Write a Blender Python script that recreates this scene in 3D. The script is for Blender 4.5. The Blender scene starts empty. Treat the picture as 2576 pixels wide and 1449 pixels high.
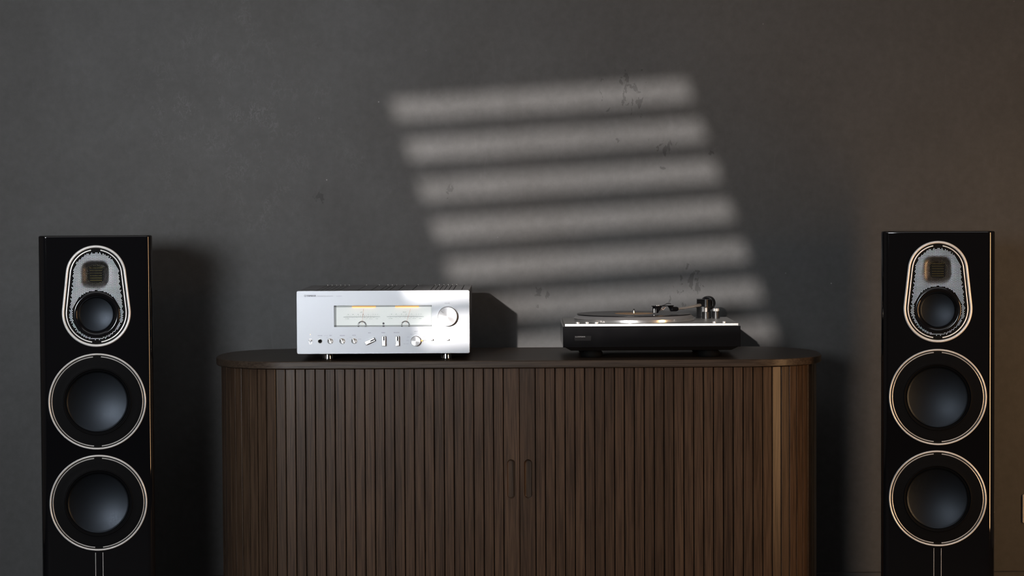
import bpy, bmesh, math, random
from mathutils import Matrix, Vector
random.seed(7)
S = bpy.context.scene
COL = S.collection
PI = math.pi

# ------------------------------------------------------------------ camera
F, CZ, WD = 5850.0, 1.18, 6.52            # focal length in pixels (2576 wide), camera height, distance to the wall
CAM_R = (Matrix.Rotation(PI/2 - math.radians(2.08), 4, 'X') @ Matrix.Rotation(math.radians(-0.30), 4, 'Z'))
cd = bpy.data.cameras.new('camera'); cam = bpy.data.objects.new('camera', cd); COL.objects.link(cam)
cam.matrix_world = Matrix.Translation((0, -WD, CZ)) @ CAM_R
cd.sensor_width = 36; cd.lens = 36*F/2576; cd.clip_start = .05; cd.clip_end = 60
S.camera = cam
def at(px, py, depth):
    """world point seen at a photo pixel at that distance from the camera along the room's axis"""
    d = CAM_R.to_3x3() @ Vector(((px-1288)/F, -(py-724.5)/F, -1))
    return Vector((0, -WD, CZ)) + d*(depth/d.y)

# ------------------------------------------------------------------ world, lights, exposure
vs = S.view_settings
vs.view_transform = 'Standard'; vs.look = 'None'; vs.gamma = 1; vs.exposure = -0.28; vs.use_curve_mapping = False
w = bpy.data.worlds.new('world'); S.world = w; w.use_nodes = True
w.node_tree.nodes['Background'].inputs[0].default_value = (.45, .55, .7, 1)
w.node_tree.nodes['Background'].inputs[1].default_value = .25
def light(name, kind, loc, target, color, energy, **kw):
    l = bpy.data.lights.new(name, kind); o = bpy.data.objects.new(name, l); COL.objects.link(o)
    o.location = loc; l.color = color; l.energy = energy
    o.rotation_euler = (Vector(target)-Vector(loc)).to_track_quat('-Z', 'Y').to_euler()
    for k, v in kw.items(): setattr(l, k, v)
    return o
SUN = Vector((.182, 1, -.134))            # direction the low sun travels
light('sun', 'SUN', (0, 0, 4), Vector((0, 0, 4))+SUN, (1, .92, .87), 5.4, angle=math.radians(.46))
FRONT = -8.0                              # the wall behind the camera
light('window_daylight', 'AREA', (-1.72, FRONT+.06, 1.62), (-.82, 0, 1.32), (.92, .96, 1), 25,
      shape='RECTANGLE', size=1.35, size_y=.95, spread=math.radians(48))
light('ceiling_fill', 'AREA', (-.2, -3.2, 2.9), (-.2, -3.2, 0), (.95, .97, 1), 36, shape='RECTANGLE', size=3.6, size_y=2.6)  # unseen fill added under the ceiling to lift the shadows; no opening there
light('warm_lamp', 'AREA', (2.20, -2.07, .75), (.75, -.45, .75), (1, .58, .27), 25,
      shape='RECTANGLE', size=.26, size_y=1.2)

# ------------------------------------------------------------------ materials
def mat(name, color=(.5, .5, .5), rough=.5, metal=0., spec=.5, **kw):
    m = bpy.data.materials.new(name); m.use_nodes = True
    b = m.node_tree.nodes['Principled BSDF']
    b.inputs['Base Color'].default_value = (*color, 1); b.inputs['Roughness'].default_value = rough
    b.inputs['Metallic'].default_value = metal; b.inputs['Specular IOR Level'].default_value = spec
    for k, v in kw.items(): b.inputs[k].default_value = v
    return m
class NT:
    def __init__(s, m): s.t = m.node_tree; s.b = s.t.nodes['Principled BSDF']
    def n(s, kind, **kw):
        nd = s.t.nodes.new(kind)
        for k, v in kw.items():
            if k.startswith('i_'): nd.inputs[k[2:].replace('_', ' ')].default_value = v
            else: setattr(nd, k, v)
        return nd
    def l(s, a, b): s.t.links.new(a, b)
    def coords(s, scale=(1, 1, 1), rnd=False, src='Object'):
        tc = s.n('ShaderNodeTexCoord'); mp = s.n('ShaderNodeMapping'); mp.inputs['Scale'].default_value = scale
        v = tc.outputs[src]
        if rnd:
            oi = s.n('ShaderNodeObjectInfo'); ad = s.n('ShaderNodeVectorMath', operation='MULTIPLY_ADD')
            s.l(oi.outputs['Random'], ad.inputs[0]); ad.inputs[1].default_value = (31, 17, 23); s.l(v, ad.inputs[2]); v = ad.outputs[0]
        s.l(v, mp.inputs['Vector']); return mp.outputs[0]
    def noise(s, vec, scale, detail=4, rough=.55, dist=0):
        nd = s.n('ShaderNodeTexNoise', i_Scale=scale, i_Detail=detail, i_Roughness=rough, i_Distortion=dist); s.l(vec, nd.inputs['Vector']); return nd.outputs['Fac']
    def ramp(s, fac, *stops):
        r = s.n('ShaderNodeValToRGB'); e = r.color_ramp.elements
        while len(e) < len(stops): e.new(.5)
        for el, (p, c) in zip(e, stops): el.position = p; el.color = (*c, 1) if len(c) == 3 else c
        s.l(fac, r.inputs[0]); return r.outputs[0]
    def math(s, op, a, b=None, c=None):
        nd = s.n('ShaderNodeMath', operation=op)
        for i, v in enumerate((a, b, c)):
            if v is None: continue
            if isinstance(v, (int, float)): nd.inputs[i].default_value = v
            else: s.l(v, nd.inputs[i])
        return nd.outputs[0]
    def mix(s, fac, a, b, mode='MIX'):
        nd = s.n('ShaderNodeMix', data_type='RGBA', blend_type=mode)
        for i, v in ((0, fac), (6, a), (7, b)):
            if isinstance(v, (int, float)): nd.inputs[i].default_value = v
            elif isinstance(v, tuple): nd.inputs[i].default_value = (*v, 1)
            else: s.l(v, nd.inputs[i])
        return nd.outputs[2]
    def bump(s, h, strength, dist=.01, prev=None):
        nd = s.n('ShaderNodeBump', i_Strength=strength, i_Distance=dist); s.l(h, nd.inputs['Height'])
        if prev is not None: s.l(prev, nd.inputs['Normal'])
        return nd.outputs[0]
    def out(s, name, sock): s.l(sock, s.b.inputs[name])

def plaster():
    m = mat('dark_plaster', rough=.5, spec=.14); t = NT(m); v = t.coords()
    big = t.noise(v, 1.1, 5, .6); mid = t.noise(v, 5.5, 6, .62, .6); fine = t.noise(v, 42, 5, .65)
    c = t.ramp(big, (.3, (.068, .068, .0685)), (.7, (.090, .089, .087)))
    c = t.mix(t.ramp(mid, (.40, (0, 0, 0)), (.66, (.55, .55, .55))), c, (0.0914, 0.0914, 0.0929))
    c = t.mix(.25, c, t.ramp(fine, (.3, (0.0446, 0.0446, 0.0446)), (.75, (0.1152, 0.1152, 0.1152))))
    # trowel streaks, faint and light
    vs_ = t.coords((9, 1, 2.2)); streak = t.noise(vs_, 3.2, 7, .7, 1.8)
    c = t.mix(t.ramp(streak, (.60, (0, 0, 0)), (.78, (.45, .45, .45))), c, (0.1094, 0.1094, 0.1116))
    # chipped spots where the darker coat shows, gathered in a few places
    tc = t.n('ShaderNodeTexCoord'); near = None
    for (px, py, r) in ((1575, 232, .085), (1600, 262, .05), (1742, 700, .06), (1700, 752, .05), (1576, 757, .02), (803, 497, .03), (1668, 372, .05), (1550, 348, .018), (1790, 383, .015), (1670, 424, .014), (1357, 745, .03), (1345, 775, .03), (1128, 482, .03)):
        p = at(px, py, WD); d = t.n('ShaderNodeVectorMath', operation='DISTANCE'); t.l(tc.outputs['Object'], d.inputs[0]); d.inputs[1].default_value = p
        q = t.math('SUBTRACT', 1, t.math('DIVIDE', d.outputs['Value'], r)); near = q if near is None else t.math('MAXIMUM', near, q)
    chips = t.noise(t.coords((1.25, 1, .8)), 34, 3, .6, .4)
    hit = t.ramp(t.math('ADD', chips, t.math('MULTIPLY', t.math('MAXIMUM', near, 0), .22)), (.675, (0, 0, 0)), (.71, (.62, .62, .62)))
    hit = t.mix(t.ramp(near, (0, (0, 0, 0)), (.06, (1, 1, 1))), (0, 0, 0), hit)
    c = t.mix(hit, c, (0.0331, 0.0331, 0.0331))
    # tiny pale grains
    vo = t.n('ShaderNodeTexVoronoi', i_Scale=15.0); t.l(v, vo.inputs['Vector'])
    grain = t.ramp(vo.outputs['Distance'], (.018, (.7, .7, .7)), (.035, (0, 0, 0)))
    gm = t.ramp(t.noise(v, 3.0, 2), (.52, (0, 0, 0)), (.62, (1, 1, 1)))
    c = t.mix(t.mix(1, grain, gm, 'MULTIPLY'), c, (.34, .34, .34))
    t.out('Base Color', c)
    glint_noise = t.noise(t.coords((1.2, 1, .7)), 58, 3, .55, 1.0)
    ridg = t.math('ABSOLUTE', t.math('SUBTRACT', glint_noise, .5))
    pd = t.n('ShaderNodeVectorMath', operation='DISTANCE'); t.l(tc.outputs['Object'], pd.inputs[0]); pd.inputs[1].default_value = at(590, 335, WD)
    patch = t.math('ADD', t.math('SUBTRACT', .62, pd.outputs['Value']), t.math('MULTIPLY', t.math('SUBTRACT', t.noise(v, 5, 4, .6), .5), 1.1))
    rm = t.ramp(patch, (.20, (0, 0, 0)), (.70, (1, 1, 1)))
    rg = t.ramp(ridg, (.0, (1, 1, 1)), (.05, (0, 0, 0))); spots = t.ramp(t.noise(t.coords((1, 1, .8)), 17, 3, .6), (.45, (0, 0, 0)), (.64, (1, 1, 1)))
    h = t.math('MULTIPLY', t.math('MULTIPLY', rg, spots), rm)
    n1 = t.bump(mid, .05, .012); n2 = t.bump(h, .05, .001, n1); n3 = t.bump(fine, .10, .002, n2)
    t.out('Normal', n3)
    t.out('Base Color', t.mix(t.math('MULTIPLY', h, .8), c, (0.1512, 0.1512, 0.1548)))    # lighter strokes painted in as window glints on the plaster
    ro = t.ramp(mid, (.3, (.50,)*3), (.7, (.43,)*3)); t.out('Roughness', t.mix(rm, ro, (.45, .45, .45)))
    return m
def wood(name, axis, c0, c1, rough=.42):
    m = mat(name, rough=rough, spec=.22); t = NT(m)
    sc = {'z': (60, 60, 1.6), 'x': (1.6, 60, 60)}[axis]
    v = t.coords(sc, rnd=True); g = t.noise(v, 1.0, 6, .62, .3)
    sc2 = tuple(a*4.5 for a in sc); g2 = t.noise(t.coords(sc2, rnd=True), 1.0, 3, .6)
    oi = t.n('ShaderNodeObjectInfo')
    c = t.ramp(g, (.30, c0), (.68, c1))
    c = t.mix(.55, c, t.ramp(g2, (.36, tuple(x*.5 for x in c0)), (.60, tuple(x*1.25 for x in c1))))
    val = t.math('MULTIPLY_ADD', oi.outputs['Random'], .32, .84)
    hs = t.n('ShaderNodeHueSaturation'); t.l(c, hs.inputs['Color']); t.l(val, hs.inputs['Value'])
    t.out('Base Color', hs.outputs[0])
    t.out('Normal', t.bump(g2, .08, .0006)); return m
def brushed(name, col, rough, aniso=0., radial=None, grain=None, metal=1.):
    m = mat(name, col, rough, metal); t = NT(m)
    if radial:
        tg = t.n('ShaderNodeTangent', direction_type='RADIAL', axis=radial); t.l(tg.outputs[0], t.b.inputs['Tangent'])
        t.b.inputs['Anisotropic'].default_value = aniso
    if grain:
        g = t.noise(t.coords(grain), 1, 3, .6); t.out('Normal', t.bump(g, .05, .0003))
        t.out('Roughness', t.ramp(g, (.3, (rough*.9,)*3), (.7, (rough*1.12,)*3)))
    return m
def with_noise(m, scale, amt):
    t = NT(m); r = t.b.inputs['Roughness'].default_value; g = t.noise(t.coords(), scale, 4)
    t.out('Roughness', t.ramp(g, (.3, (max(0, r-amt),)*3), (.7, (r+amt,)*3))); return m
M = {
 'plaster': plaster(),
 'slat': wood('stained_oak_upright', 'z', (.040, .024, .0155), (.074, .046, .029), .29),
 'top': wood('stained_oak_lengthwise', 'x', (.042, .028, .019), (.070, .050, .036), .36),
 'carcass': with_noise(mat('dark_carcass', (.018, .014, .011), .7), 30, .1),
 'lacquer': with_noise(mat('black_lacquer', (.004, .004, .005), .035, 0, .5, **{'Coat Weight': .4, 'Coat Roughness': .02}), 3, .012),
 'rubber': with_noise(mat('black_rubber', (.004, .004, .0045), .55, 0, .05), 8, .02),
 'satin_black': with_noise(mat('satin_black', (.012, .012, .013), .34), 40, .05),
 'gloss_black': with_noise(mat('gloss_black', (.006, .006, .007), .12), 20, .02),
 'trim': brushed('satin_silver_trim', (.95, .94, .92), .30, grain=(200, 200, 200), metal=.3),
 'trim2': brushed('dull_silver_trim', (.50, .49, .48), .38, grain=(200, 200, 200), metal=.45),
 'cone': brushed('ceramic_grey_cone', (.026, .030, .036), .40, grain=(300, 300, 300)),
 'backing': brushed('bright_waveguide', (.95, .95, .96), .38, grain=(150, 150, 150)),
 'pleat': with_noise(mat('golden_pleat', (.42, .36, .12), .4, .6), 80, .05),
 'panel': brushed('anodised_panel', (.335, .344, .362), .40, metal=.74),
 'bezel': brushed('dark_polished_bezel', (.40, .40, .41), .2),
 'spun': brushed('spun_aluminium', (.62, .62, .63), .34, .75, radial='Y', metal=.8),
 'steel': brushed('bright_steel', (.84, .84, .84), .24, grain=(120, 120, 120), metal=.75),
 'chrome': with_noise(mat('chrome', (.85, .85, .86), .06, 1), 30, .02),
 'cover': brushed('grey_cover', (.25, .25, .255), .38, grain=(200, 4, 4), metal=.3),
 'ink': with_noise(mat('grey_ink', (.045, .045, .05), .6), 50, .05),
 'ink_soft': with_noise(mat('pale_grey_ink', (.17, .17, .18), .6), 50, .05),
 'white_ink': with_noise(mat('white_ink', (.30, .30, .31), .5), 50, .05),
 'black': with_noise(mat('matt_black', (.005, .005, .005), .7, 0, .1), 50, .05),
 'plate': brushed('turntable_plate', (.50, .50, .49), .36, grain=(3, 300, 300)),
 'platter': brushed('polished_platter', (.85, .85, .85), .2, grain=(40, 40, 400), metal=.92),
 'platter_bevel': brushed('satin_platter', (.55, .55, .56), .36, grain=(40, 40, 400), metal=.85),
 'badge': with_noise(mat('charcoal_badge', (.008, .008, .009), .6, 0, .12), 60, .05),
 'white_plastic': with_noise(mat('white_plastic', (.62, .60, .57), .4), 40, .05),
 'needle': with_noise(mat('orange_needle', (.75, .22, .08), .5), 40, .05),
 'copper': with_noise(mat('copper_wire', (.75, .35, .2), .3, .8), 40, .05),
 'wall_white': with_noise(mat('room_paint', (.45, .44, .43), .85), 3, .05),
 'floor': with_noise(mat('dark_carpet', (.07, .066, .062), .95, 0, .05), 200, .04),
}
def emis(name, col, e, strength, rough=.5):
    m = mat(name, col, rough); t = NT(m); b = t.b
    b.inputs['Emission Color'].default_value = (*e, 1)
    g = t.noise(t.coords(), 40, 2); t.out('Emission Strength', t.math('MULTIPLY_ADD', g, strength*.2, strength*.9)); return m
M['meter'] = emis('backlit_meter', (.80, .82, .80), (.95, 1, .97), .42)
M['glow'] = emis('amber_glow', (.9, .5, .2), (1, .55, .16), 1.8)
M['led'] = emis('small_indicator', (.9, .5, .3), (1, .45, .2), 2.5)
def glass():
    m = mat('clear_pane', (1, 1, 1), .02); t = NT(m); tr = t.n('ShaderNodeBsdfTransparent'); gl = t.n('ShaderNodeBsdfGlossy', i_Roughness=.03)
    fr = t.n('ShaderNodeFresnel', i_IOR=1.45); mx = t.n('ShaderNodeMixShader'); t.l(fr.outputs[0], mx.inputs[0]); t.l(tr.outputs[0], mx.inputs[1]); t.l(gl.outputs[0], mx.inputs[2])
    t.l(mx.outputs[0], t.t.nodes['Material Output'].inputs[0]); return m
M['glass'] = glass()
def vinyl():
    m = mat('vinyl', (.010, .010, .011), .22); t = NT(m)
    tc = t.n('ShaderNodeTexCoord'); ln = t.n('ShaderNodeVectorMath', operation='LENGTH'); t.l(tc.outputs['Object'], ln.inputs[0])
    wv = t.math('SINE', t.math('MULTIPLY', ln.outputs['Value'], 5200)); t.out('Normal', t.bump(wv, .12, .0002)); return m
M['vinyl'] = vinyl()
M['label'] = with_noise(mat('record_label', (.42, .26, .14), .5), 50, .05)

# ------------------------------------------------------------------ mesh helpers
def obj(name, data, material=None, parent=None, loc=(0, 0, 0), rot=(0, 0, 0), smooth=None):
    if isinstance(data, bmesh.types.BMesh):
        me = bpy.data.meshes.new(name)
        bmesh.ops.recalc_face_normals(data, faces=data.faces[:]); data.to_mesh(me); data.free()
    else: me = data
    if material is not None and not me.materials: me.materials.append(M[material] if isinstance(material, str) else material)
    o = bpy.data.objects.new(name, me); COL.objects.link(o); o.location = loc; o.rotation_euler = rot
    if parent is not None: o.parent = parent
    if smooth:
        me.polygons.foreach_set('use_smooth', [True]*len(me.polygons))
        me.set_sharp_from_angle(angle=math.radians(smooth))
    return o
def tag(o, label, cat=None, group=None, kind=None):
    if label: o['label'] = label
    if cat: o['category'] = cat
    if group: o['group'] = group
    if kind: o['kind'] = kind
    return o
def thing(name, label, cat, loc, rz=0, group=None):
    o = bpy.data.objects.new(name, None); COL.objects.link(o); o.location = loc; o.rotation_euler = (0, 0, rz); o.empty_display_size = .05
    return tag(o, label, cat, group)
def box(bm, x0, x1, y0, y1, z0, z1, bev=0, seg=1):
    g = bmesh.ops.create_cube(bm, size=1)
    vs = g['verts']
    for v in vs: v.co = Vector(((x0+x1)/2+v.co.x*(x1-x0), (y0+y1)/2+v.co.y*(y1-y0), (z0+z1)/2+v.co.z*(z1-z0)))
    if bev:
        es = list({e for v in vs for e in v.link_edges})
        bmesh.ops.bevel(bm, geom=es, offset=bev, segments=seg, affect='EDGES', profile=.5)
def boxm(x0, x1, y0, y1, z0, z1, bev=0, seg=1):
    bm = bmesh.new(); box(bm, x0, x1, y0, y1, z0, z1, bev, seg); return bm
def loft(bm, rings, closed=True, cap0=False, cap1=False):
    vv = [[bm.verts.new(p) for p in r] for r in rings]
    n = len(rings[0])
    for a, b in zip(vv, vv[1:]):
        for i in range(n if closed else n-1):
            j = (i+1) % n
            try: bm.faces.new((a[i], a[j], b[j], b[i]))
            except ValueError: pass
    if cap0: bm.faces.new(vv[0][::-1])
    if cap1: bm.faces.new(vv[-1])
    return vv
def lathe(prof, axis='Y', c=(0, 0, 0), seg=64, bm=None, cap=True):
    """profile of (radius, height) turned round an axis through c"""
    bm = bm or bmesh.new(); rings = []
    for r, h in prof:
        ring = []
        for i in range(seg):
            a = 2*PI*i/seg; u, v_ = r*math.cos(a), r*math.sin(a)
            p = {'Y': (u, h, v_), 'Z': (u, v_, h), 'X': (h, u, v_)}[axis]
            ring.append(Vector(p)+Vector(c))
        rings.append(ring)
    loft(bm, rings, True, cap and prof[0][0] > 1e-6, cap and prof[-1][0] > 1e-6)
    bmesh.ops.remove_doubles(bm, verts=bm.verts[:], dist=1e-7); return bm
def tube(bm, pts, radii, seg=12, cap=True):
    pts = [Vector(p) for p in pts]; rings = []
    if not hasattr(radii, '__len__'): radii = [radii]*len(pts)
    for i, p in enumerate(pts):
        t = (pts[min(i+1, len(pts)-1)]-pts[max(i-1, 0)]).normalized()
        u = t.cross(Vector((0, 0, 1)));  u = (u if u.length > 1e-4 else Vector((1, 0, 0))).normalized(); v = t.cross(u)
        rings.append([p+radii[i]*(math.cos(2*PI*k/seg)*u+math.sin(2*PI*k/seg)*v) for k in range(seg)])
    loft(bm, rings, True, cap, cap)
def rrect(x0, x1, z0, z1, r, n=5):
    out = []
    for cx, cz, a0 in ((x1-r, z1-r, 0), (x0+r, z1-r, 90), (x0+r, z0+r, 180), (x1-r, z0+r, 270)):
        for k in range(n+1):
            a = math.radians(a0+90*k/n); out.append((cx+r*math.cos(a), cz+r*math.sin(a)))
    return out
def circle(cx, cz, r, n=32): return [(cx+r*math.cos(2*PI*k/n), cz+r*math.sin(2*PI*k/n)) for k in range(n)]
def plate(outer, holes, y0, y1, chamfer=0, pocket=None, back=True):
    """upright plate (outline in x,z) from y0 front to y1 back, with holes; pocket closes the holes at that y"""
    bm = bmesh.new(); cx = sum(p[0] for p in outer)/len(outer); cz = sum(p[1] for p in outer)/len(outer)
    def inset(p):
        return (p[0]-math.copysign(chamfer, p[0]-cx), p[1]-math.copysign(chamfer, p[1]-cz))
    front_outer = [inset(p) for p in outer] if chamfer else outer
    loops = []; edges = []
    for lp in [front_outer]+holes:
        vs = [bm.verts.new((x, y0, z)) for x, z in lp]; loops.append(vs)
        edges += [bm.edges.new((vs[i], vs[(i+1) % len(vs)])) for i in range(len(vs))]
    bmesh.ops.triangle_fill(bm, use_beauty=True, use_dissolve=False, edges=edges)
    def wall(vs, pts, y):
        ws = [bm.verts.new((x, y, z)) for x, z in pts]
        for i in range(len(vs)):
            j = (i+1) % len(vs); bm.faces.new((vs[i], vs[j], ws[j], ws[i]))
        return ws
    ring = loops[0]
    if chamfer: ring = wall(ring, outer, y0+chamfer)
    bk = wall(ring, outer, y1)
    if back: bm.faces.new(bk)
    for lp, pts in zip(loops[1:], holes):
        ws = wall(lp, pts, pocket if pocket is not None else y1-1e-5)
        if pocket is not None: bm.faces.new(ws)
    return bm
def text(name, body, size, loc, parent, material, align='CENTER', bold=0., sx=1., ry=0):
    c = bpy.data.curves.new(name, 'FONT'); c.body = body; c.size = size; c.align_x = align; c.align_y = 'CENTER'; c.extrude = .00006
    c.resolution_u = 2
    o = bpy.data.objects.new(name, c); COL.objects.link(o); bpy.context.view_layer.update()
    me = bpy.data.meshes.new_from_object(o.evaluated_get(bpy.context.evaluated_depsgraph_get()))
    bpy.data.objects.remove(o); bpy.data.curves.remove(c)
    me.transform(Matrix.Diagonal((sx, 1, 1, 1)))
    if bold:                                     # heavier strokes: the same glyphs a hair to each side
        bm = bmesh.new()
        for d in (-bold, bold):
            n0 = len(bm.verts); bm.from_mesh(me); bm.verts.ensure_lookup_table(); bmesh.ops.translate(bm, vec=(d, 0, 0), verts=bm.verts[n0:])
        bm.to_mesh(me); bm.free()
    me.transform(Matrix.Rotation(PI/2, 4, 'X'))
    return obj(name, me, material, parent, loc, (0, ry, 0))

# ------------------------------------------------------------------ the room
def struct(name, bm, m, parent=None):
    o = obj(name, bm, m, parent); o['kind'] = 'structure'; return o
RX0, RX1, RH = -3.6, 3.4, 2.95
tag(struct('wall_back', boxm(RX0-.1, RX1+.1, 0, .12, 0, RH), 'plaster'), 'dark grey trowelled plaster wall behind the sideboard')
struct('wall_left', boxm(RX0-.12, RX0, FRONT, 0, 0, RH), 'wall_white')
struct('wall_right', boxm(RX1, RX1+.12, FRONT, 0, 0, RH), 'wall_white')
struct('floor', boxm(RX0-.12, RX1+.12, FRONT-.12, .12, -.12, 0), 'floor')
struct('ceiling', boxm(RX0-.12, RX1+.12, FRONT-.12, .12, RH, RH+.12), 'wall_white')
BB = at(1300, 1445, WD-.016).z
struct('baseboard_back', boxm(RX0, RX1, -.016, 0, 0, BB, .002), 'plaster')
# the wall behind the camera with an unseen louvred window shaped to throw stripes
sl = -.068; pitch = 103.2; y_first = 266.
def stripe_pt(px, py):
    p = at(px, py, WD); k = (p.y-FRONT)/SUN.y; q = p-SUN*k; return (q.x, q.z)
def yline(i, x): return y_first+pitch*i+sl*(x-1100)
def lx(i): return 988+34.0*i
def rx(i): return 1733+35.5*i
NS = 7; half = 26.0
tl = stripe_pt(lx(-.6), yline(-.6, lx(-.6))); tr = stripe_pt(rx(-.6), yline(-.6, rx(-.6)))
bl = stripe_pt(lx(NS-.4), yline(NS-.4, lx(NS-.4))); br = stripe_pt(rx(NS-.4), yline(NS-.4, rx(NS-.4)))
outer = [(RX0, 0), (RX1, 0), (RX1, RH), (RX0, RH)]
struct('wall_front', plate(outer, [[bl, br, tr, tl]], FRONT, FRONT-.02, back=False), 'wall_white')
def prism(quad, y0, y1):
    bm = bmesh.new(); loft(bm, [[(x, y0, z) for x, z in quad], [(x, y1, z) for x, z in quad]], True, True, True); return bm
win = struct('unseen_window_1', plate([stripe_pt(lx(-.75)-25, yline(-.75, lx(-.75)-25)), stripe_pt(rx(-.75)+25, yline(-.75, rx(-.75)+25)), stripe_pt(rx(NS-.25)+25, yline(NS-.25, rx(NS-.25)+25)), stripe_pt(lx(NS-.25)-25, yline(NS-.25, lx(NS-.25)-25))][::-1], [[bl, br, tr, tl]], FRONT+.012, FRONT, back=False), 'wall_white')
for i in range(NS+1):
    a, b = yline(i-1, 1100)+half, yline(i, 1100)-half
    if i == 0: a = yline(-.7, 1100)
    if i == NS: b = yline(NS-.3, 1100)
    xa, xb = lx(i-.5)-25, rx(i-.5)+25
    q = [stripe_pt(xa, b+sl*(xa-1100)), stripe_pt(xb, b+sl*(xb-1100)), stripe_pt(xb, a+sl*(xb-1100)), stripe_pt(xa, a+sl*(xa-1100))]
    obj('slat', prism(q, FRONT-.025, FRONT-.031), 'wall_white', win)

# ------------------------------------------------------------------ sideboard
CT = CZ-.394                                  # height of its top
XC, YF = .0168, 5.825-WD                      # middle, front edge of the top
DEP = .535; YM = YF+DEP/2
def half_path(x0, a, b, n=2.5, steps=400):
    """front middle -> round the end -> back middle, for the right-hand end (x, y rel. to centre)"""
    pts = [(0, -b)]
    q = [(x0+a*math.sin(t)**(2/n), -b*math.cos(t)**(2/n)) for t in [PI/2*k/steps for k in range(steps+1)]]
    pts += q+[(x, -y) for x, y in reversed(q[:-1])]+[(0, b)]
    return pts
sb = thing('sideboard', 'dark stained oak sideboard with rounded ends and tambour slat doors', 'sideboard', (XC, YM, 0))
tp = half_path(.56, .228, DEP/2, steps=40)
outline = tp[:-1]+[(-x, y) for x, y in reversed(tp[1:])]
outline = [p for i, p in enumerate(outline) if i == 0 or (Vector(p)-Vector(outline[i-1])).length > 1e-5]
bm = bmesh.new()
def off(pts, d):
    res = []
    for i, p in enumerate(pts):
        a = Vector(pts[i-1]); b = Vector(pts[(i+1) % len(pts)]); t = (b-a).normalized(); nrm = Vector((t.y, -t.x)); res.append((p[0]-nrm.x*d, p[1]-nrm.y*d))
    return res
TT = .0187
rings = [[(x, y, z) for x, y in off(outline, d)] for d, z in ((.0022, CT-TT), (0, CT-TT+.002), (0, CT-.0016), (.0016, CT))]
loft(bm, rings, True, True, True)
obj('top', bm, 'top', sb, smooth=30)
SZ0, SZ1 = .075, CT-TT-.0015
FB = 5.838-WD-YM                               # front plane of the slats, relative to the middle
sp = half_path(.56, .215, -FB, steps=400)
arc = [0]
for a, b in zip(sp, sp[1:]): arc.append(arc[-1]+math.hypot(b[0]-a[0], b[1]-a[1]))
def on_path(s):
    for i in range(1, len(arc)):
        if arc[i] >= s:
            k = (s-arc[i-1])/max(1e-9, arc[i]-arc[i-1]); a, b = sp[i-1], sp[i]
            return a[0]+k*(b[0]-a[0]), a[1]+k*(b[1]-a[1])
    return sp[-1]
bm = bmesh.new()
inner = off([p for p in (half_path(.56, .215, -FB, steps=40)[:-1]+[(-x, y) for x, y in reversed(half_path(.56, .215, -FB, steps=40)[1:])])], .011)
clean = [p for i, p in enumerate(inner) if i == 0 or (Vector(p)-Vector(inner[i-1])).length > 1e-5]
loft(bm, [[(x, y, SZ0-.01) for x, y in clean], [(x, y, SZ1-.0005) for x, y in clean]], True, True, True)
obj('carcass', bm, 'carcass', sb, smooth=30)
bm = bmesh.new(); pl = off(clean, .035); loft(bm, [[(x, y, 0) for x, y in pl], [(x, y, SZ0-.0105) for x, y in pl]], True, True, True)
obj('plinth', bm, 'carcass', sb, smooth=30)
PITCH = .0249; S0 = .0402
slat_me = bpy.data.meshes.new('slat'); b_ = boxm(-.0113, .0113, -.0005, .0085, SZ0, SZ1, .0009); bmesh.ops.recalc_face_normals(b_, faces=b_.faces[:]); b_.to_mesh(slat_me); b_.free(); slat_me.materials.append(M['slat'])
hz0, hz1 = at(1305, 1253.6, 5.84).z, at(1305, 1155.3, 5.84).z
for sgn in (-1, 1):
    # flexible canvas backing of the tambour
    bm = bmesh.new(); loft(bm, [[(sgn*x, y, SZ0) for x, y in off(half_path(.56, .215, -FB, steps=40)[1:-1], .0092)], [(sgn*x, y, SZ1) for x, y in off(half_path(.56, .215, -FB, steps=40)[1:-1], .0092)]], False)
    door = obj('tambour_door', bm, 'carcass', sb)
    n = int((arc[-1]-S0)/PITCH)
    for k in range(n):
        x0, y0 = on_path(S0+PITCH*k+.001); x1, y1 = on_path(S0+PITCH*(k+1)-.001)
        o = obj('slat', slat_me, None, door, (sgn*(x0+x1)/2, (y0+y1)/2, 0), (0, 0, sgn*math.atan2(y1-y0, x1-x0)))
    a, b = (.0006, .0392)
    o_ = rrect(a, b, SZ0, SZ1, .001, 2); h_ = rrect(.0215-.0101, .0215+.0101, hz0, hz1, .01005, 8)
    bm = plate(o_, [h_], FB-.0005, FB+.0006, .0007, back=False)
    scoop = []                                   # finger pull: sides fall in to a narrower floor
    for d, y in ((0, .0006), (.25, .0050), (.65, .0082), (1, .0090)):
        scoop.append([(x, FB+y, z) for x, z in rrect(.0215-.0101+.0050*d, .0215+.0101-.0022*d, hz0+.0020*d, hz1-.0050*d, .01005-.0037*d, 8)])
    loft(bm, scoop, True, False, True)
    loft(bm, [[(x, FB+y, z) for x, z in o_] for y in (.0006, .0095)], True)
    if sgn < 0: bmesh.ops.scale(bm, vec=(-1, 1, 1), verts=bm.verts[:])
    obj('handle_stile', bm, 'slat', door)

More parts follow.
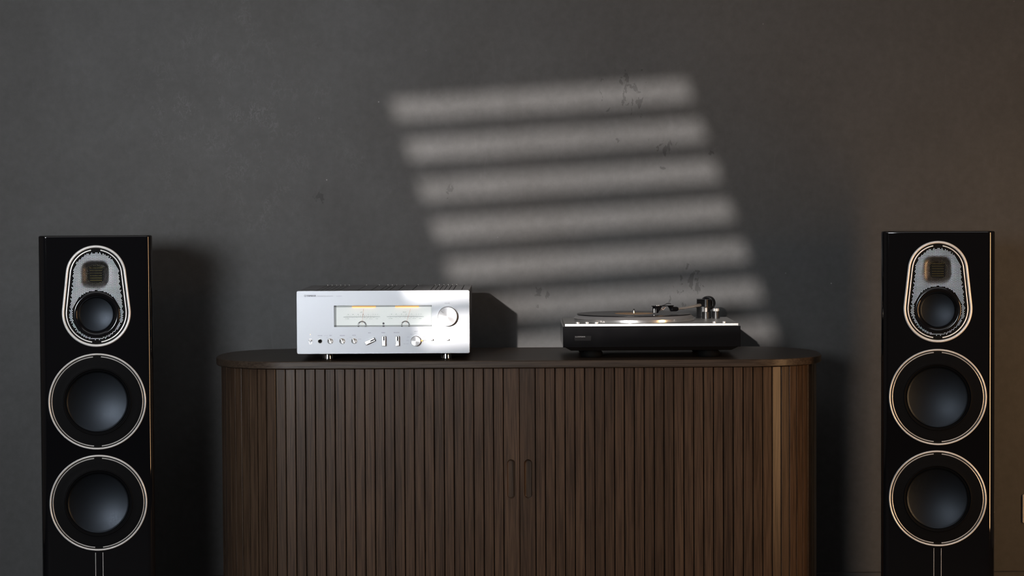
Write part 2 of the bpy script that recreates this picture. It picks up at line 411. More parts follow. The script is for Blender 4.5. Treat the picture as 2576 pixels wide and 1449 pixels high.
# ------------------------------------------------------------------ amplifier
amp = thing('amplifier', 'silver integrated amplifier with lit twin meters on the sideboard', 'amplifier', (-.325, 5.85-WD, CT))
def ax(px): return (px-963)/1000
def az(py): return (907.7-py)/1000
PX0, PX1, PZ0, PZ1 = ax(745), ax(1181), az(890.2), az(730.6)
wx0, wx1, wz0, wz1 = ax(839.3), ax(1085.6), az(822.2), az(768)
mx0, mx1, mz0, mz1 = wx0+.0052, wx1-.0022, wz0+.0038, wz1-.0050
face = obj('front_panel', plate(rrect(PX0, PX1, PZ0, PZ1, .0042), [[(wx0, wz0), (wx1, wz0), (wx1, wz1), (wx0, wz1)], circle(ax(803.6), az(857.6), .0046, 20)], 0, .008, .0007, back=False), 'panel', amp)
bm = bmesh.new(); loft(bm, [[(wx0, 0.0003, wz0), (wx1, .0003, wz0), (wx1, .0003, wz1), (wx0, .0003, wz1)], [(mx0, .013, mz0), (mx1, .013, mz0), (mx1, .013, mz1), (mx0, .013, mz1)]], True)
obj('meter_bezel', bm, 'bezel', amp)
meter = obj('meter_face', boxm(mx0-.001, mx1+.001, .0128, .016, mz0-.001, mz1+.001), 'meter', amp)
obj('meter_glass', boxm(wx0+.0006, wx1-.0006, .0010, .0018, wz0+.0006, wz1-.0006), 'glass', amp)
for cx in (914, 1023):
    obj('meter_lamp', boxm(ax(cx)-.030, ax(cx)+.030, .0096, .0112, mz1-.0012, mz1+.0004, .0003), 'glow', amp)
# the two scales
for c0, c1, name, hub, ntop in ((862.3, 955.1, 'LEFT', 909.2, 907.5), (971.6, 1065, 'RIGHT', 1018.5, 1026.2)):
    sc = obj('meter_scale', boxm(ax(c0), ax(c1), .0124, .01285, az(797.9), az(797.2)), 'ink', meter)
    bm = bmesh.new(); mid = (c0+c1)/2
    def tick(px, up):
        lean = (px-mid)*.17; z0, z1 = (797.4, 792.8 if up else 801.4)
        dx = lean*(1 if up else -.6); p0, p1 = (ax(px), az(z0)), (ax(px+dx), az(z1)); wd = .00022
        loft(bm, [[(p0[0]-wd, .0124, p0[1]), (p0[0]+wd, .0124, p0[1])], [(p1[0]-wd, .0124, p1[1]), (p1[0]+wd, .0124, p1[1])]], False)
    for t_ in range(17): tick(c0+12+t_*4.55, True)
    for t_ in (8, 22, 33, 46, 54, 62, 70, 78): tick(c0+t_, False)
    obj('tick_marks', bm, 'ink', meter)
    for lab, o_ in zip(('-50', '-40', '-30', '-20', '-10', '-5', '-3', '0'), (11.5, 23.5, 36.5, 49, 62, 74, 80, 86.5)):
        text('numeral', lab, .0034, (ax(c0+o_), .0124, az(791.3)), meter, 'ink')
    for lab, o_ in (('POWER', 9.5), ('0.1', 30), ('1', 39), ('10', 57.5), ('50 100', 69), ('PEAK', 84.5)):
        text('numeral', lab, .0030, (ax(c0+o_), .0124, az(802.4)), meter, 'ink_soft')
    text('lettering', name, .0032, (ax(hub-1.6), .0124, az(786)), meter, 'ink')
    text('lettering', 'dB', .0030, (ax(hub-.5), .0124, az(807.8)), meter, 'ink')
    bm = bmesh.new(); tube(bm, [(ax(hub)+(ax(ntop)-ax(hub))*.12, .0108, az(816)), (ax(ntop)+.006, .0108, az(777))], .00028, 6)
    obj('needle', bm, 'needle', meter)
    bm = bmesh.new(); rings = []
    for r, y in ((.0118, .0126), (.0115, .0104), (.0100, .0094), (.0086, .0098), (.0078, .0112)):
        rings.append([(ax(hub)+r*math.cos(PI*k/24), y, mz0+.0001+r*math.sin(PI*k/24)*.95) for k in range(25)])
    loft(bm, rings, False); obj('needle_hub', bm, 'steel', meter, smooth=50)
bm = lathe([(0, .0120), (.0028, .0120), (.0028, .0128)], 'Y', (ax(963.2), 0, az(814.5)), 24); obj('emblem', bm, 'ink_soft', meter)
# printing on the panel
text('lettering', 'YAMAHA', .0067, (ax(782.6), -.0002, az(743.5)), amp, 'ink', bold=.00016, sx=.86)
bm = bmesh.new()
for r in (.0027,):
    rings = [[(ax(767.4)+rr*math.cos(2*PI*k/28), -.0002, az(743.2)+rr*math.sin(2*PI*k/28)) for k in range(28)] for rr in (r-.0005, r)]
    loft(bm, rings, True)
for k in range(3):
    a = PI/2+k*2*PI/3; box(bm, ax(767.4)-.0003, ax(767.4)+.0003, -.0003, 0, az(743.2), az(743.2)+.0020)
    vs = bm.verts[-8:]; bmesh.ops.rotate(bm, cent=(ax(767.4), 0, az(743.2)), matrix=Matrix.Rotation(a-PI/2, 3, 'Y'), verts=vs)
obj('logo', bm, 'ink', amp)
text('lettering', 'INTEGRATED AMPLIFIER', .0035, (ax(797.8), -.0002, az(744.4)), amp, 'ink_soft', 'LEFT', sx=1.05)
text('lettering', 'A-S3200', .0037, (ax(846), -.0002, az(744.4)), amp, 'ink_soft', 'LEFT', sx=1.05)
for body, px, py, s in (('VOLUME', 1124.4, 763.8, .0034), ('PHONES', 803.8, 843.8, .0030), ('TRIM', 830, 843.6, .0030), ('SPEAKERS', 860, 843.8, .0030), ('METER', 889.5, 843.5, .0030), ('BASS', 928.6, 837.4, .0032), ('TREBLE', 963, 837.2, .0032), ('BALANCE', 996.6, 837, .0032), ('INPUT', 1045.4, 834.4, .0032), ('PHONO', 1085.5, 842.9, .0030), ('MM', 1085.3, 846.3, .0025), ('AUDIO MUTE', 1125.2, 842.8, .0030), ('OFF', 821.3, 848.6, .0024), ('B', 841, 853.6, .0024), ('A', 849.6, 848.6, .0024), ('A+B', 872.4, 852.5, .0022), ('PEAK', 880.8, 848.6, .0022), ('VU', 895.5, 848.4, .0022), ('DIMMER', 903.6, 853.2, .0024),
        ('BAL 1', 1034.5, 841.4, .0026), ('BAL 2', 1044.6, 838.6, .0024), ('CD', 1056.6, 841.3, .0026), ('TUNER', 1065.8, 848.4, .0026), ('PHONO', 1068.2, 857.2, .0026), ('LINE 1', 1026.6, 848.4, .0026), ('LINE 2', 1024.6, 857.2, .0026), ('MAIN DIRECT', 1021, 865.8, .0023)):
    text('lettering', body, s, (ax(px), -.0002, az(py)), amp, 'ink' if s >= .003 else 'ink_soft')
obj('printed_line', boxm(ax(813), ax(824), -.0002, .0002, az(843.9), az(843.5)), 'ink_soft', amp)
def dots(cx, cy, r, n, a0, a1):
    bm = bmesh.new()
    for k in range(n):
        a = math.radians(a0+(a1-a0)*k/(n-1)); lathe([(0, -.0003), (.0004, -.0003), (.0004, .0001)], 'Y', (ax(cx)+r*math.sin(a), 0, az(cy)+r*math.cos(a)), 8, bm)
    return bm
obj('index_dots', dots(1045.3, 858.3, .0152, 8, -110, 88), 'ink', amp)
# big volume knob and the input selector
def knob(name, px, py, r, h, pointer=None):
    k = obj(name, lathe([(r*1.02, .0002), (r*1.02, -.0012), (r, -.0016), (r, -h+.0008), (r-.0008, -h), (0, -h)], 'Y', (0, 0, 0), 64), 'spun', amp, (ax(px), 0, az(py)), smooth=35)
    if pointer is not None:
        bm = boxm(-.0004, .0004, -h-.0003, -h+.0002, r*.55, r*.9); bmesh.ops.rotate(bm, cent=(0, 0, 0), matrix=Matrix.Rotation(pointer, 3, 'Y'), verts=bm.verts[:]); obj('pointer', bm, 'ink_soft', k)
    return k
knob('volume_knob', 1125.6, 796.2, .0243, .020, math.radians(-48))
sel = knob('input_selector', 1045.2, 858.4, .0126, .013)
bm = lathe([(.0019, 0), (.0019, -.0075), (.0012, -.0082), (0, -.0082)], 'Y', (0, 0, 0), 20); obj('selector_glint', bm, 'glow', amp, (ax(1060.6), 0, az(857.3)), smooth=40)  # pin glows in place of a warm reflection on the button
# small rotary switches
for px in (829.4, 859.6, 889.6):
    d = obj('rotary_switch', lathe([(.0072, .0002), (.0072, -.0012), (.0064, -.0016), (.0060, -.0014), (0, -.0014)], 'Y', (0, 0, 0), 36), 'steel', amp, (ax(px), 0, az(857.4)), smooth=40)
    bm = boxm(-.0016, .0016, -.010, -.001, -.0066, .0066, .0005); bmesh.ops.rotate(bm, cent=(0, 0, 0), matrix=Matrix.Rotation(math.radians(-28), 3, 'Y'), verts=bm.verts[:]); obj('grip', bm, 'steel', d)
# tone and balance bars
for px, py, ang, ln in ((929.6, 858, 65, .0262), (964.6, 857.6, 0, .0250), (998.8, 857.6, 0, .0250)):
    kb = obj('tone_knob', boxm(-.0047, .0047, -.013, .0002, -ln/2, ln/2, .0007), 'steel', amp, (ax(px), 0, az(py)), (0, math.radians(ang), 0))
    bm = boxm(-.0006, .0022, -.0133, -.0128, .0012, ln/2-.001); obj('inlay', bm, 'badge', kb)
    bm = boxm(-.0004, .0004, -.0136, -.0129, -.0032, .0026); bmesh.ops.rotate(bm, cent=(.001, 0, 0), matrix=Matrix.Rotation(math.radians(-32 if ang == 0 else 0), 3, 'Y'), verts=bm.verts[:]); obj('pointer', bm, 'chrome', kb)
# toggle switches
for px in (779.5, 1085.4, 1125.4):
    tg = obj('toggle_switch', plate(rrect(-.0036, .0036, -.0065, .0058, .0012, 3), [rrect(-.0028, .0028, -.0058, .005, .001, 3)], -.0003, .0004, 0, .0003), 'steel', amp, (ax(px), -.0002, az(857.6)))
    obj('lever', boxm(-.0034, .0034, -.0105, .0001, .0006, .0042, .0008), 'steel', tg)
obj('power_lamp', lathe([(.0009, .0002), (.0009, -.0004), (0, -.0005)], 'Y', (ax(779.6), 0, az(840.6)), 14), 'led', amp)
jk = obj('headphone_jack', lathe([(.0056, .0001), (.0056, -.0010), (.0046, -.0012), (.0042, -.0004), (.0040, .006), (.0040, .012), (0, .012)], 'Y', (ax(803.6), 0, az(857.6)), 32, cap=False), 'steel', amp, smooth=40)
obj('socket', lathe([(.0039, .0112), (.0039, .0012), (0, .0012)], 'Y', (ax(803.6), 0, az(857.6)), 24), 'black', jk, smooth=40)
# chassis, slotted cover
CD = .43
obj('chassis', boxm(PX0+.006, PX1-.004, .0180, CD-.002, PZ0+.004, PZ1-.0045), 'black', amp)
CX0, CX1, CZ0, CZ1 = PX0+.0035, PX1-.0015, PZ1-.0040, PZ1-.0012
slots = [((740+z/5.6)-1288)*(5.85+.415)/F+.325 for z in (470, 532, 592, 653, 714, 773, 1018, 1198, 1320, 1380, 1441, 1562, 1745, 1987, 2047, 2108, 2168, 2228, 2290, 2400)]
bm = bmesh.new(); e = [CX0]+[v for s in slots for v in (s-.0011, s+.0011)]+[CX1]
for a, b in zip(e[::2], e[1::2]): box(bm, a, b, .05, CD-.012, CZ0, CZ1)
box(bm, CX0, CX1, .0082, .05, CZ0, CZ1); box(bm, CX0, CX1, CD-.012, CD, CZ0, CZ1)
obj('top_cover', bm, 'cover', amp)
for q in (CX0, CX1-.0022): obj('side_panel', boxm(q, q+.0022, .0082, CD, PZ0+.004, CZ0), 'satin_black', amp)
for s in slots[:-1]:
    obj('glint_stud', lathe([(.0013, 0), (.0013, .0006), (.0008, .0013), (0, .0015)], 'Z', (0, 0, 0), 12), 'white_plastic', amp, (s, CD-.010, CZ1), smooth=50)  # white bits put in as the glints at the slot ends
for px, yy in ((819.5, .045), (1119.5, .045), (819.5, .39), (1119.5, .39)):
    obj('foot', lathe([(.0135, .0003), (.0142, .0012), (.0142, .0026), (.0130, .0034), (.0118, .0165), (.0112, PZ0+.0045)], 'Z', (0, 0, 0), 40), 'chrome', amp, (ax(px), yy, 0), smooth=40)

# ------------------------------------------------------------------ turntable
TD = 5.88
tt = thing('turntable', 'turntable with silver deck and black plinth beside the amplifier', 'turntable', ((1639.5-1288)*TD/F, TD-WD, CT))
def tx(px): return (px-1639.5)/995
def tz(py): return .394-(py-510.2)/995
def tl(px, py, depth): return at(px, py, depth)-Vector((tt.location))
BX0, BX1, BZ0, BZ1 = tx(1415.8), tx(1863.2), tz(873.6), tz(821)
TDEP = .335
bm = bmesh.new(); box(bm, BX0, BX1, 0, TDEP, BZ0, BZ1, .0008)
obj('plinth', bm, 'gloss_black', tt)
bm = bmesh.new(); loft(bm, [[(BX0+.004, .004, BZ0+.0005), (BX1-.004, .004, BZ0+.0005), (BX1-.004, TDEP-.004, BZ0+.0005), (BX0+.004, TDEP-.004, BZ0+.0005)], [(BX0+.021, .022, BZ0-.0095), (BX1-.021, .022, BZ0-.0095), (BX1-.021, TDEP-.022, BZ0-.0095), (BX0+.021, TDEP-.022, BZ0-.0095)]], True, True, True)
obj('base_plate', bm, 'satin_black', tt)
for fx in (BX0+.075, BX1-.075):
    for fy in (.07, TDEP-.07):
        obj('foot', lathe([(.026, .0003), (.028, .003), (.028, .012), (.022, BZ0-.009)], 'Z', (0, 0, 0), 36), 'black', tt, (fx, fy, 0), smooth=40)
DX0, DX1, DZ1 = tx(1420.7), tx(1858.4), BZ1+.0068
obj('deck_plate', boxm(DX0, DX1, .004, TDEP-.010, BZ1+.0001, DZ1, .0006), 'plate', tt)
pc = tl(1594.5, 788, 6.04); PCX, PCY = pc.x, pc.y
RZ = pc.z                                        # top of the record
prof = [(.1565, DZ1+.0008), (.1572, DZ1+.0016), (.1572, DZ1+.0082), (.1562, DZ1+.0090)]
pl_ = obj('platter', lathe(prof, 'Z', (0, 0, 0), 160), 'platter', tt, (PCX, PCY, 0), smooth=30)
obj('platter_bevel', lathe([(.1556, DZ1+.0088), (.1488, RZ-.0036), (.1478, RZ-.0030)], 'Z', (0, 0, 0), 160), 'platter_bevel', pl_, smooth=30)
obj('mat', lathe([(.1470, RZ-.0032), (.1470, RZ-.0022)], 'Z', (0, 0, 0), 96), 'rubber', pl_, smooth=30)
obj('spindle', lathe([(.0022, RZ-.004), (.0022, RZ+.0095), (.0014, RZ+.0125), (0, RZ+.0130)], 'Z', (0, 0, 0), 20), 'chrome', pl_, smooth=40)
rec = obj('vinyl_record', lathe([(.1474, -.0019), (.1482, -.0012), (.1482, -.0007), (.1470, -.0002), (.0520, -.0002), (.0500, -.0004), (.0028, -.0004)], 'Z', (0, 0, 0), 128, cap=False), 'vinyl', None, Vector((PCX, PCY, RZ))+tt.location, smooth=20)
tag(rec, 'black vinyl record with tan centre label on the turntable platter', 'record')
obj('label', lathe([(.0028, -.0003), (.0030, .0001), (.0495, .0001), (.0498, -.0003)], 'Z', (0, 0, 0), 64, cap=False), 'label', rec)
for px in (1453.9, 1477.2, 1501, 1798.4, 1823):
    obj('button', lathe([(.0047, DZ1), (.0047, DZ1+.0036), (.0042, DZ1+.0042), (0, DZ1+.0042)], 'Z', (0, 0, 0), 28), 'steel', tt, (tx(px)*1.003, .020, 0), smooth=40)
bd = obj('badge', boxm(tx(1444.6), tx(1487), -.0007, .0002, tz(856.8), tz(844.2), .0002), 'badge', tt)
text('lettering', 'LUXMAN', .0042, (tx(1459.2), -.0008, tz(846.6)), bd, 'white_ink', sx=1.45)
# tonearm
PV = tl(1766, 767, 6.15); C1 = tl(1703, 777.2, 6.02); HT = tl(1645, 774.5, 5.975)
ARMD = 6.15-TD
arm_base = obj('arm_base', lathe([(.0205, DZ1), (.0205, DZ1+.003), (.0185, DZ1+.004), (.0185, DZ1+.027), (.0198, DZ1+.0275), (.0198, DZ1+.0305)], 'Z', (0, 0, 0), 48), 'satin_black', tt, (PV.x+.004, PV.y, 0), smooth=35)
arm = obj('arm_housing', boxm(-.0185, .0185, -.013, .013, -.0115, .0115, .0012, 2), 'gloss_black', tt, (PV.x+.004, PV.y, PV.z+.0045))
obj('gimbal_column', lathe([(.0085, -.021), (.0085, .0105)], 'Z', (.006, -.006, 0), 28), 'satin_black', arm, smooth=35)
bm = bmesh.new(); d = (PV-C1).normalized()
pts = [C1-d*.004, C1+(PV-C1)*.25+Vector((0, 0, -.0006)), C1+(PV-C1)*.55, C1+(PV-C1)*.8+Vector((0, 0, .0006)), PV]
tube(bm, pts, [.0032, .0032, .0036, .0042, .0048], 20); obj('arm_tube', bm, 'steel', tt, smooth=40)
bm = bmesh.new(); h = (C1-HT).normalized(); h.z *= .15; h.normalize()
tube(bm, [C1+h*.001, C1-h*.002, C1-h*.020, C1-h*.021], [.0052, .0060, .0060, .0052], 24); obj('collar', bm, 'gloss_black', tt, smooth=35)
ang = math.atan2(h.y, h.x); length = (C1-HT).length
hs = obj('headshell', boxm(-.002, length-.017, -.0085, .0085, .0032, .0052, .0006), 'gloss_black', tt, (HT.x, HT.y, HT.z), (0, 0, ang))
bm = bmesh.new(); c_l = C1.z-HT.z; n0, n1 = length-.026, length-.0185
loft(bm, [[(n0, -.0075, .0034), (n0, .0075, .0034), (n0, .0075, .0048), (n0, -.0075, .0048)], [(n1, -.0050, c_l-.0030), (n1, .0050, c_l-.0030), (n1, .0050, .0051), (n1, -.0050, .0051)], [(n1+.004, -.0045, c_l-.0035), (n1+.004, .0045, c_l-.0035), (n1+.004, .0045, c_l+.0040), (n1+.004, -.0045, c_l+.0040)]], True, True, True)
obj('neck', bm, 'gloss_black', hs)
bm = bmesh.new(); tube(bm, [(.018, -.007, .0045), (.026, -.013, .0078), (.030, -.016, .0108), (.036, -.019, .0112), (.040, -.020, .0100)], [.0011, .0011, .0011, .0010, .0009], 8); obj('finger_lift', bm, 'satin_black', hs, smooth=40)
bm = bmesh.new(); loft(bm, [[(.001, -.0075, .0034), (.001, .0075, .0034), (.001, .0060, -.0135), (.001, -.0060, -.0135)], [(.022, -.0075, .0034), (.022, .0075, .0034), (.010, .0050, -.0135), (.010, -.0050, -.0135)]], True, True, True)
bmesh.ops.bevel(bm, geom=bm.edges[:], offset=.0006, segments=1, affect='EDGES'); ct = obj('cartridge', bm, 'gloss_black', hs)
obj('stylus_guard', boxm(-.0006, .0014, -.0012, .0012, -.0128, -.002, .0003), 'steel', ct)
for q in (.007, .0125): obj('screw', lathe([(.0017, .0052), (.0017, .0062), (.001, .0072), (0, .0074)], 'Z', (q, -.004, 0), 14), 'steel', hs, smooth=40)
for k, (yy, m_) in enumerate(((-.0045, 'white_plastic'), (-.0015, 'copper'), (.0015, 'steel'), (.0045, 'copper'))):
    bm = bmesh.new(); tube(bm, [(.021, yy, -.002), (.026, yy*1.3, -.0055-.001*k), (.031, yy, -.003), (.037, yy*.6, .0005)], .0007, 6); obj('lead', bm, m_, hs, smooth=60)
cw = obj('counterweight', lathe([(.0120, -.004), (.0175, -.003), (.0186, -.0015), (.0186, .014), (.0175, .0158), (.006, .016)], 'Y', (0, 0, 0), 64), 'satin_black', tt, tuple(PV+Vector((.0162, .027, .0034))), (0, 0, math.radians(-24)), smooth=35)
obj('weight_dial', lathe([(.0150, -.0048), (.0150, -.0040), (.0100, -.0038)], 'Y', (0, 0, 0), 48), 'gloss_black', cw, smooth=35)
bm = bmesh.new(); tube(bm, [PV+Vector((.006, .010, .002)), PV+Vector((.0165, .030, .006))], .0045, 16); obj('rear_stub', bm, 'satin_black', tt, smooth=40)
cl = tl(1776, 792, 6.12); zt = tl(1776, 785, 6.12).z
lift = obj('arm_lifter', lathe([(.0105, DZ1), (.0105, zt), (.0095, zt+.0006), (0, zt+.0006)], 'Z', (0, 0, 0), 36), 'satin_black', tt, (cl.x, cl.y, 0), smooth=35)
z2 = tl(1776, 774, 6.12).z; obj('lift_knob', lathe([(.0033, zt), (.0033, z2-.0006), (.0027, z2), (0, z2)], 'Z', (0, 0, 0), 24), 'white_plastic', lift, smooth=40)
ap = tl(1801, 790, 6.13); z1, z2 = tl(1801, 782.4, 6.13).z, tl(1801, 775.6, 6.13).z
post = obj('anti_skate_post', lathe([(.0094, DZ1), (.0094, z1), (.007, z1)], 'Z', (0, 0, 0), 36), 'satin_black', tt, (ap.x, ap.y, 0), smooth=35)
bm = bmesh.new(); loft(bm, [[(r*(1+(.05 if k % 2 else 0))*math.cos(2*PI*k/48), r*(1+(.05 if k % 2 else 0))*math.sin(2*PI*k/48), z) for k in range(48)] for r, z in ((.0084, z1), (.0084, z2-.0006), (.0078, z2))], True, True, True)
obj('knurled_dial', bm, 'steel', post, smooth=20)

# ------------------------------------------------------------------ loudspeakers
SD = 5.72                                        # distance of the baffles
SW, SDEP = .276, .385
def zl(py): return at(246, py, SD).z
Z_TOP = zl(592.6); ZT1, ZT2 = zl(692), zl(787.2); ZM = zl(790.6); ZW1, ZW2 = zl(1010), zl(1264.9)
R1, R2 = .0735, .0838                            # the egg-shaped tweeter surround
def hull(r1, z1, r2, z2, n=120):
    """outline round two circles (upper r1 at z1, lower r2 at z2): list of (x, z), clockwise from the top"""
    d = z1-z2; a = math.asin((r2-r1)/d) if d > 1e-6 else 0
    out = []; n1 = n//2
    for k in range(n1+1):                        # right half: from the top to the bottom
        u = k/n1; cut = PI/2-a                   # angle from the top where the upper circle hands over
        s1, s2, st = r1*cut, r2*(PI-cut), math.sqrt(max(0, d*d-(r2-r1)**2)); L = (s1+s2+st)*u
        if L <= s1: th = L/r1; p = (r1*math.sin(th), z1+r1*math.cos(th))
        elif L <= s1+st:
            q = (L-s1)/st if st else 0; p0 = (r1*math.sin(cut), z1+r1*math.cos(cut)); p1 = (r2*math.sin(cut), z2+r2*math.cos(cut)); p = (p0[0]+q*(p1[0]-p0[0]), p0[1]+q*(p1[1]-p0[1]))
        else: th = cut+(L-s1-st)/r2; p = (r2*math.sin(th), z2+r2*math.cos(th))
        out.append(p)
    return out+[(-x, z) for x, z in reversed(out[1:-1])]
def ring_mesh(shape, prof):
    """closed ring: prof is a list of (offset from the outline, y)"""
    bm = bmesh.new(); r1, z1, r2, z2, n = shape
    loft(bm, [[(x, y, z) for x, z in hull(r1+o, z1, r2+o, z2, n)] for o, y in prof], True); return bm
def arc_mesh(shape, prof, gap):
    """two half rings left and right with open ends at the top and bottom"""
    bm = bmesh.new(); r1, z1, r2, z2, n = shape
    for s in (1, -1):
        rings = []
        for o, y in prof:
            h_ = hull(r1+o, z1, r2+o, z2, n)[:n//2+1]
            rings.append([(s*x, y, z) for x, z in h_ if x >= gap*.999 or (z < z1 and z > z2)])
        m_ = min(len(r) for r in rings); rings = [r[(len(r)-m_)//2:(len(r)-m_)//2+m_] for r in rings]
        loft(bm, rings, False)
    return bm
bead = [(-.0066, .0005), (-.0064, -.0026), (-.0052, -.0044), (-.0034, -.0051), (-.0016, -.0044), (-.0004, -.0026), (0, .0005)]
slim = [(-.0128, .0002), (-.0126, -.0020), (-.0113, -.0026), (-.0100, -.0020), (-.0098, .0002)]
def inside(x, z, m):
    r1, r2 = R1-m, R2-m
    if z >= ZT1: return math.hypot(x, z-ZT1) < r1
    if z <= ZT2: return math.hypot(x, z-ZT2) < r2
    return abs(x) < r1+(r2-r1)*(ZT1-z)/(ZT1-ZT2)
def grille_mesh():
    bm = bmesh.new(); p = .00325; R = p/math.sqrt(3); rows = int(.40/(p*math.sqrt(3)/2)); zc = (ZT1+ZT2)/2; cache = {}
    def v(x, z, y=-.0004):
        k = (round(x*1e6), round(z*1e6)); 
        if k not in cache: cache[k] = bm.verts.new((x, y, z))
        return cache[k]
    for j in range(-rows//2, rows//2+1):
        for i in range(-40, 41):
            x = (i+(.5 if j % 2 else 0))*p; z = zc+j*p*math.sqrt(3)/2
            if not inside(x, z, .0100): continue
            dm = math.hypot(x, z-ZM)
            if dm < .0530: continue
            hexv = [v(x+R*math.cos(PI/2+PI/3*k), z+R*math.sin(PI/2+PI/3*k)) for k in range(6)]
            if inside(x, z, .0172+.0012*((i*7+j*5) % 3)) and dm > .0585:
                h_ = [bm.verts.new((x+.00107*math.cos(PI/2+PI/3*k), -.0004, z+.00107*math.sin(PI/2+PI/3*k))) for k in range(6)]
                for k in range(6): bm.faces.new((hexv[k], hexv[(k+1) % 6], h_[(k+1) % 6], h_[k]))
            else: bm.faces.new(hexv)
    return bm
def backing_mesh():
    """bright plate close behind the grille with a flared throat round the tweeter"""
    bm = bmesh.new(); nx, nz = 60, 90; x0, x1, z0, z1 = -R2, R2, ZT2-R2, ZT1+R1; g = {}
    for j in range(nz+1):
        for i in range(nx+1):
            x = x0+(x1-x0)*i/nx; z = z0+(z1-z0)*j/nz
            q = (abs(x)**4+abs(z-ZT1-.001)**4)**.25; dep = .0009+.016*max(0, 1-max(0, q-.0165)/.020)**2.2
            g[i, j] = (x, dep, z) if inside(x, z, .0085) and math.hypot(x, z-ZM) > .050 else None
    vv = {k: bm.verts.new(p) for k, p in g.items() if p}
    for j in range(nz):
        for i in range(nx):
            c = [vv.get(k) for k in ((i, j), (i+1, j), (i+1, j+1), (i, j+1))]
            if all(c): bm.faces.new(c)
    return bm
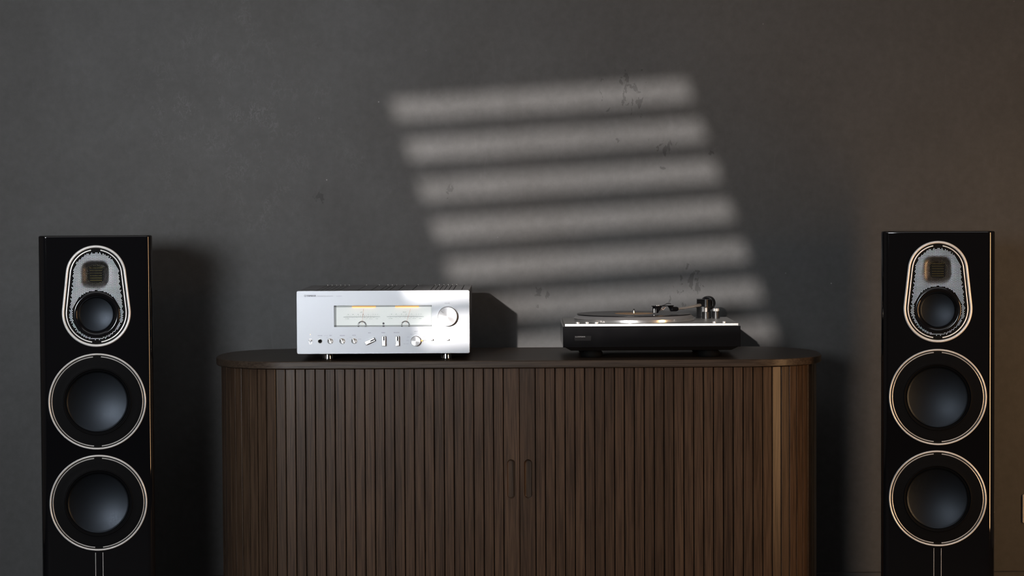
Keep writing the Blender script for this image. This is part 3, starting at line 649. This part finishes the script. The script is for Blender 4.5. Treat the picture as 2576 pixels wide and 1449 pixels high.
def speaker(loc, rz, label):
    t = thing('floorstanding_speaker', label, 'speaker', loc, rz, 'pair of black loudspeakers')
    bm = bmesh.new()                             # cabinet with big rounded upright edges
    def sec(i, z): return [(x, y+SDEP/2, z) for x, y in rrect(-SW/2+i, SW/2-i, -SDEP/2+i, SDEP/2-i, .019-i, 7)]
    loft(bm, [sec(.002, .075), sec(0, .077), sec(0, .0775), sec(0, Z_TOP-.0045), sec(0, Z_TOP-.004)]+[sec(.004*(1-math.cos(q)), Z_TOP-.004+.004*math.sin(q)) for q in [PI/2*k/6 for k in range(1, 7)]], True, True, True)
    bm.faces.ensure_lookup_table()
    hole = [f for f in bm.faces if len(f.verts) == 4 and all(v.co.y < 1e-6 for v in f.verts) and f.calc_area() > .1]
    bmesh.ops.delete(bm, geom=hole, context='FACES_ONLY')
    obj('cabinet', bm, 'lacquer', t, smooth=28)
    fl = SW/2-.019
    obj('baffle', plate([(-fl, .0775), (fl, .0775), (fl, Z_TOP-.0045), (-fl, Z_TOP-.0045)], [hull(R1-.0165, ZT1, R2-.0165, ZT2, 80)]+[circle(0, q, .1085, 64) for q in (ZW1, ZW2)], 0, .018, back=False), 'lacquer', t)
    obj('plinth', boxm(-SW/2-.006, SW/2+.006, -.006, SDEP+.006, .030, .0755, .006, 3), 'satin_black', t)
    for sx in (-1, 1):
        for yy in (.03, SDEP-.03): obj('foot', lathe([(.014, 0), (.018, .004), (.018, .022), (.012, .0305)], 'Z', (0, 0, 0), 24), 'satin_black', t, (sx*(SW/2+.012), yy, 0), smooth=40)
    egg = (R1, ZT1, R2, ZT2, 160)
    hf = obj('tweeter_surround', ring_mesh(egg, bead), 'trim', t, smooth=50)
    obj('seat', ring_mesh(egg, [(-.0060, -.0002), (-.0100, -.0003), (-.0165, -.0003)]), 'black', hf)
    obj('split_ring', arc_mesh(egg, slim, .0082), 'trim', hf, smooth=50)
    obj('grille', grille_mesh(), 'black', hf)
    obj('waveguide', backing_mesh(), 'backing', hf, smooth=60)
    td = obj('tweeter', boxm(-.0168, .0168, .0125, .0145, ZT1-.0172, ZT1+.0192), 'satin_black', hf)
    for k in range(6): obj('pleat', boxm(-.0155, .0155, .0112, .0126, ZT1-.0145+k*.0060, ZT1-.0120+k*.0060, .0004), 'pleat', td)
    md = obj('midrange_driver', lathe([(.0580, .0004), (.0578, -.0030), (.0560, -.0052), (.0520, -.0062), (.0480, -.0052), (.0450, -.0022), (.0436, -.0004)], 'Y', (0, 0, ZM), 80, cap=False), 'gloss_black', t, smooth=50)
    obj('cone', lathe([(.0440, -.0006), (.0430, -.0012)]+[(.0425*(1-k/14), .0004+.0055*(1-(1-k/14)**2)) for k in range(15)], 'Y', (0, 0, ZM), 80, cap=False), 'cone', md, smooth=60)
    for zc in (ZW1, ZW2):
        c = (.1190, zc, .1190, zc, 144)
        wf = obj('woofer', ring_mesh(c, [(o*.72, y*.9) for o, y in bead]), 'trim', t, smooth=50)
        obj('seat', ring_mesh(c, [(-.0040, -.0002), (-.0068, -.0003), (-.0108, -.0003)]), 'black', wf)
        obj('split_ring', arc_mesh(c, [(o*.95+.0022, y) for o, y in slim], .0082), 'trim2', wf, smooth=50)
        obj('roll_surround', lathe([(.1096, -.0003), (.1085, -.0005), (.0960, -.0007), (.0838, -.0005), (.0834, -.0006), (.0826, -.0017), (.0814, -.0022), (.0802, -.0018), (.0792, -.0004), (.0778, .0010), (.0760, .0012)], 'Y', (0, 0, zc), 96, cap=False), 'rubber', wf, smooth=60)
        obj('cone', lathe([(.0762, .0006), (.0752, -.0006)]+[(.0745*(1-k/16), 0.0006+.0105*(1-(1-k/16)**2)) for k in range(17)], 'Y', (0, 0, zc), 96, cap=False), 'cone', wf, smooth=60)
    z1 = zl(1390)
    for x in (-.0090, .0090): obj('inlay_strip', boxm(x-.0008, x+.0008, -.0006, .0003, .079, z1, .0002), 'trim2', t)
    return t
pL = at(245, 1000, SD); pR = at(2359, 1000, SD)
speaker((pL.x, pL.y, 0), math.radians(10.0), 'black gloss floorstanding speaker left of the sideboard')
spk = speaker((pR.x, pR.y, 0), math.radians(-9.6), 'black gloss floorstanding speaker right of the sideboard, beside the wall switch')
dz = at(2357, 581, SD).z-at(243, 592.6, SD).z

# ------------------------------------------------------------------ wall switch at the right-hand edge
a = at(2570.8, 1279, WD); hh = .0405
sw = thing('wall_switch', 'white wall switch plate at the right edge of the photo', 'switch', (a.x+hh, -.0002, a.z))
obj('plate', plate(rrect(-hh, hh, -hh, hh, .004, 4), [rrect(-.029, .029, -.029, .029, .002, 3)], -.009, 0, .0012, -.004), 'white_plastic', sw)
obj('rocker', boxm(-.028, .028, -.0105, -.0045, -.028, .028, .0012), 'white_plastic', sw)
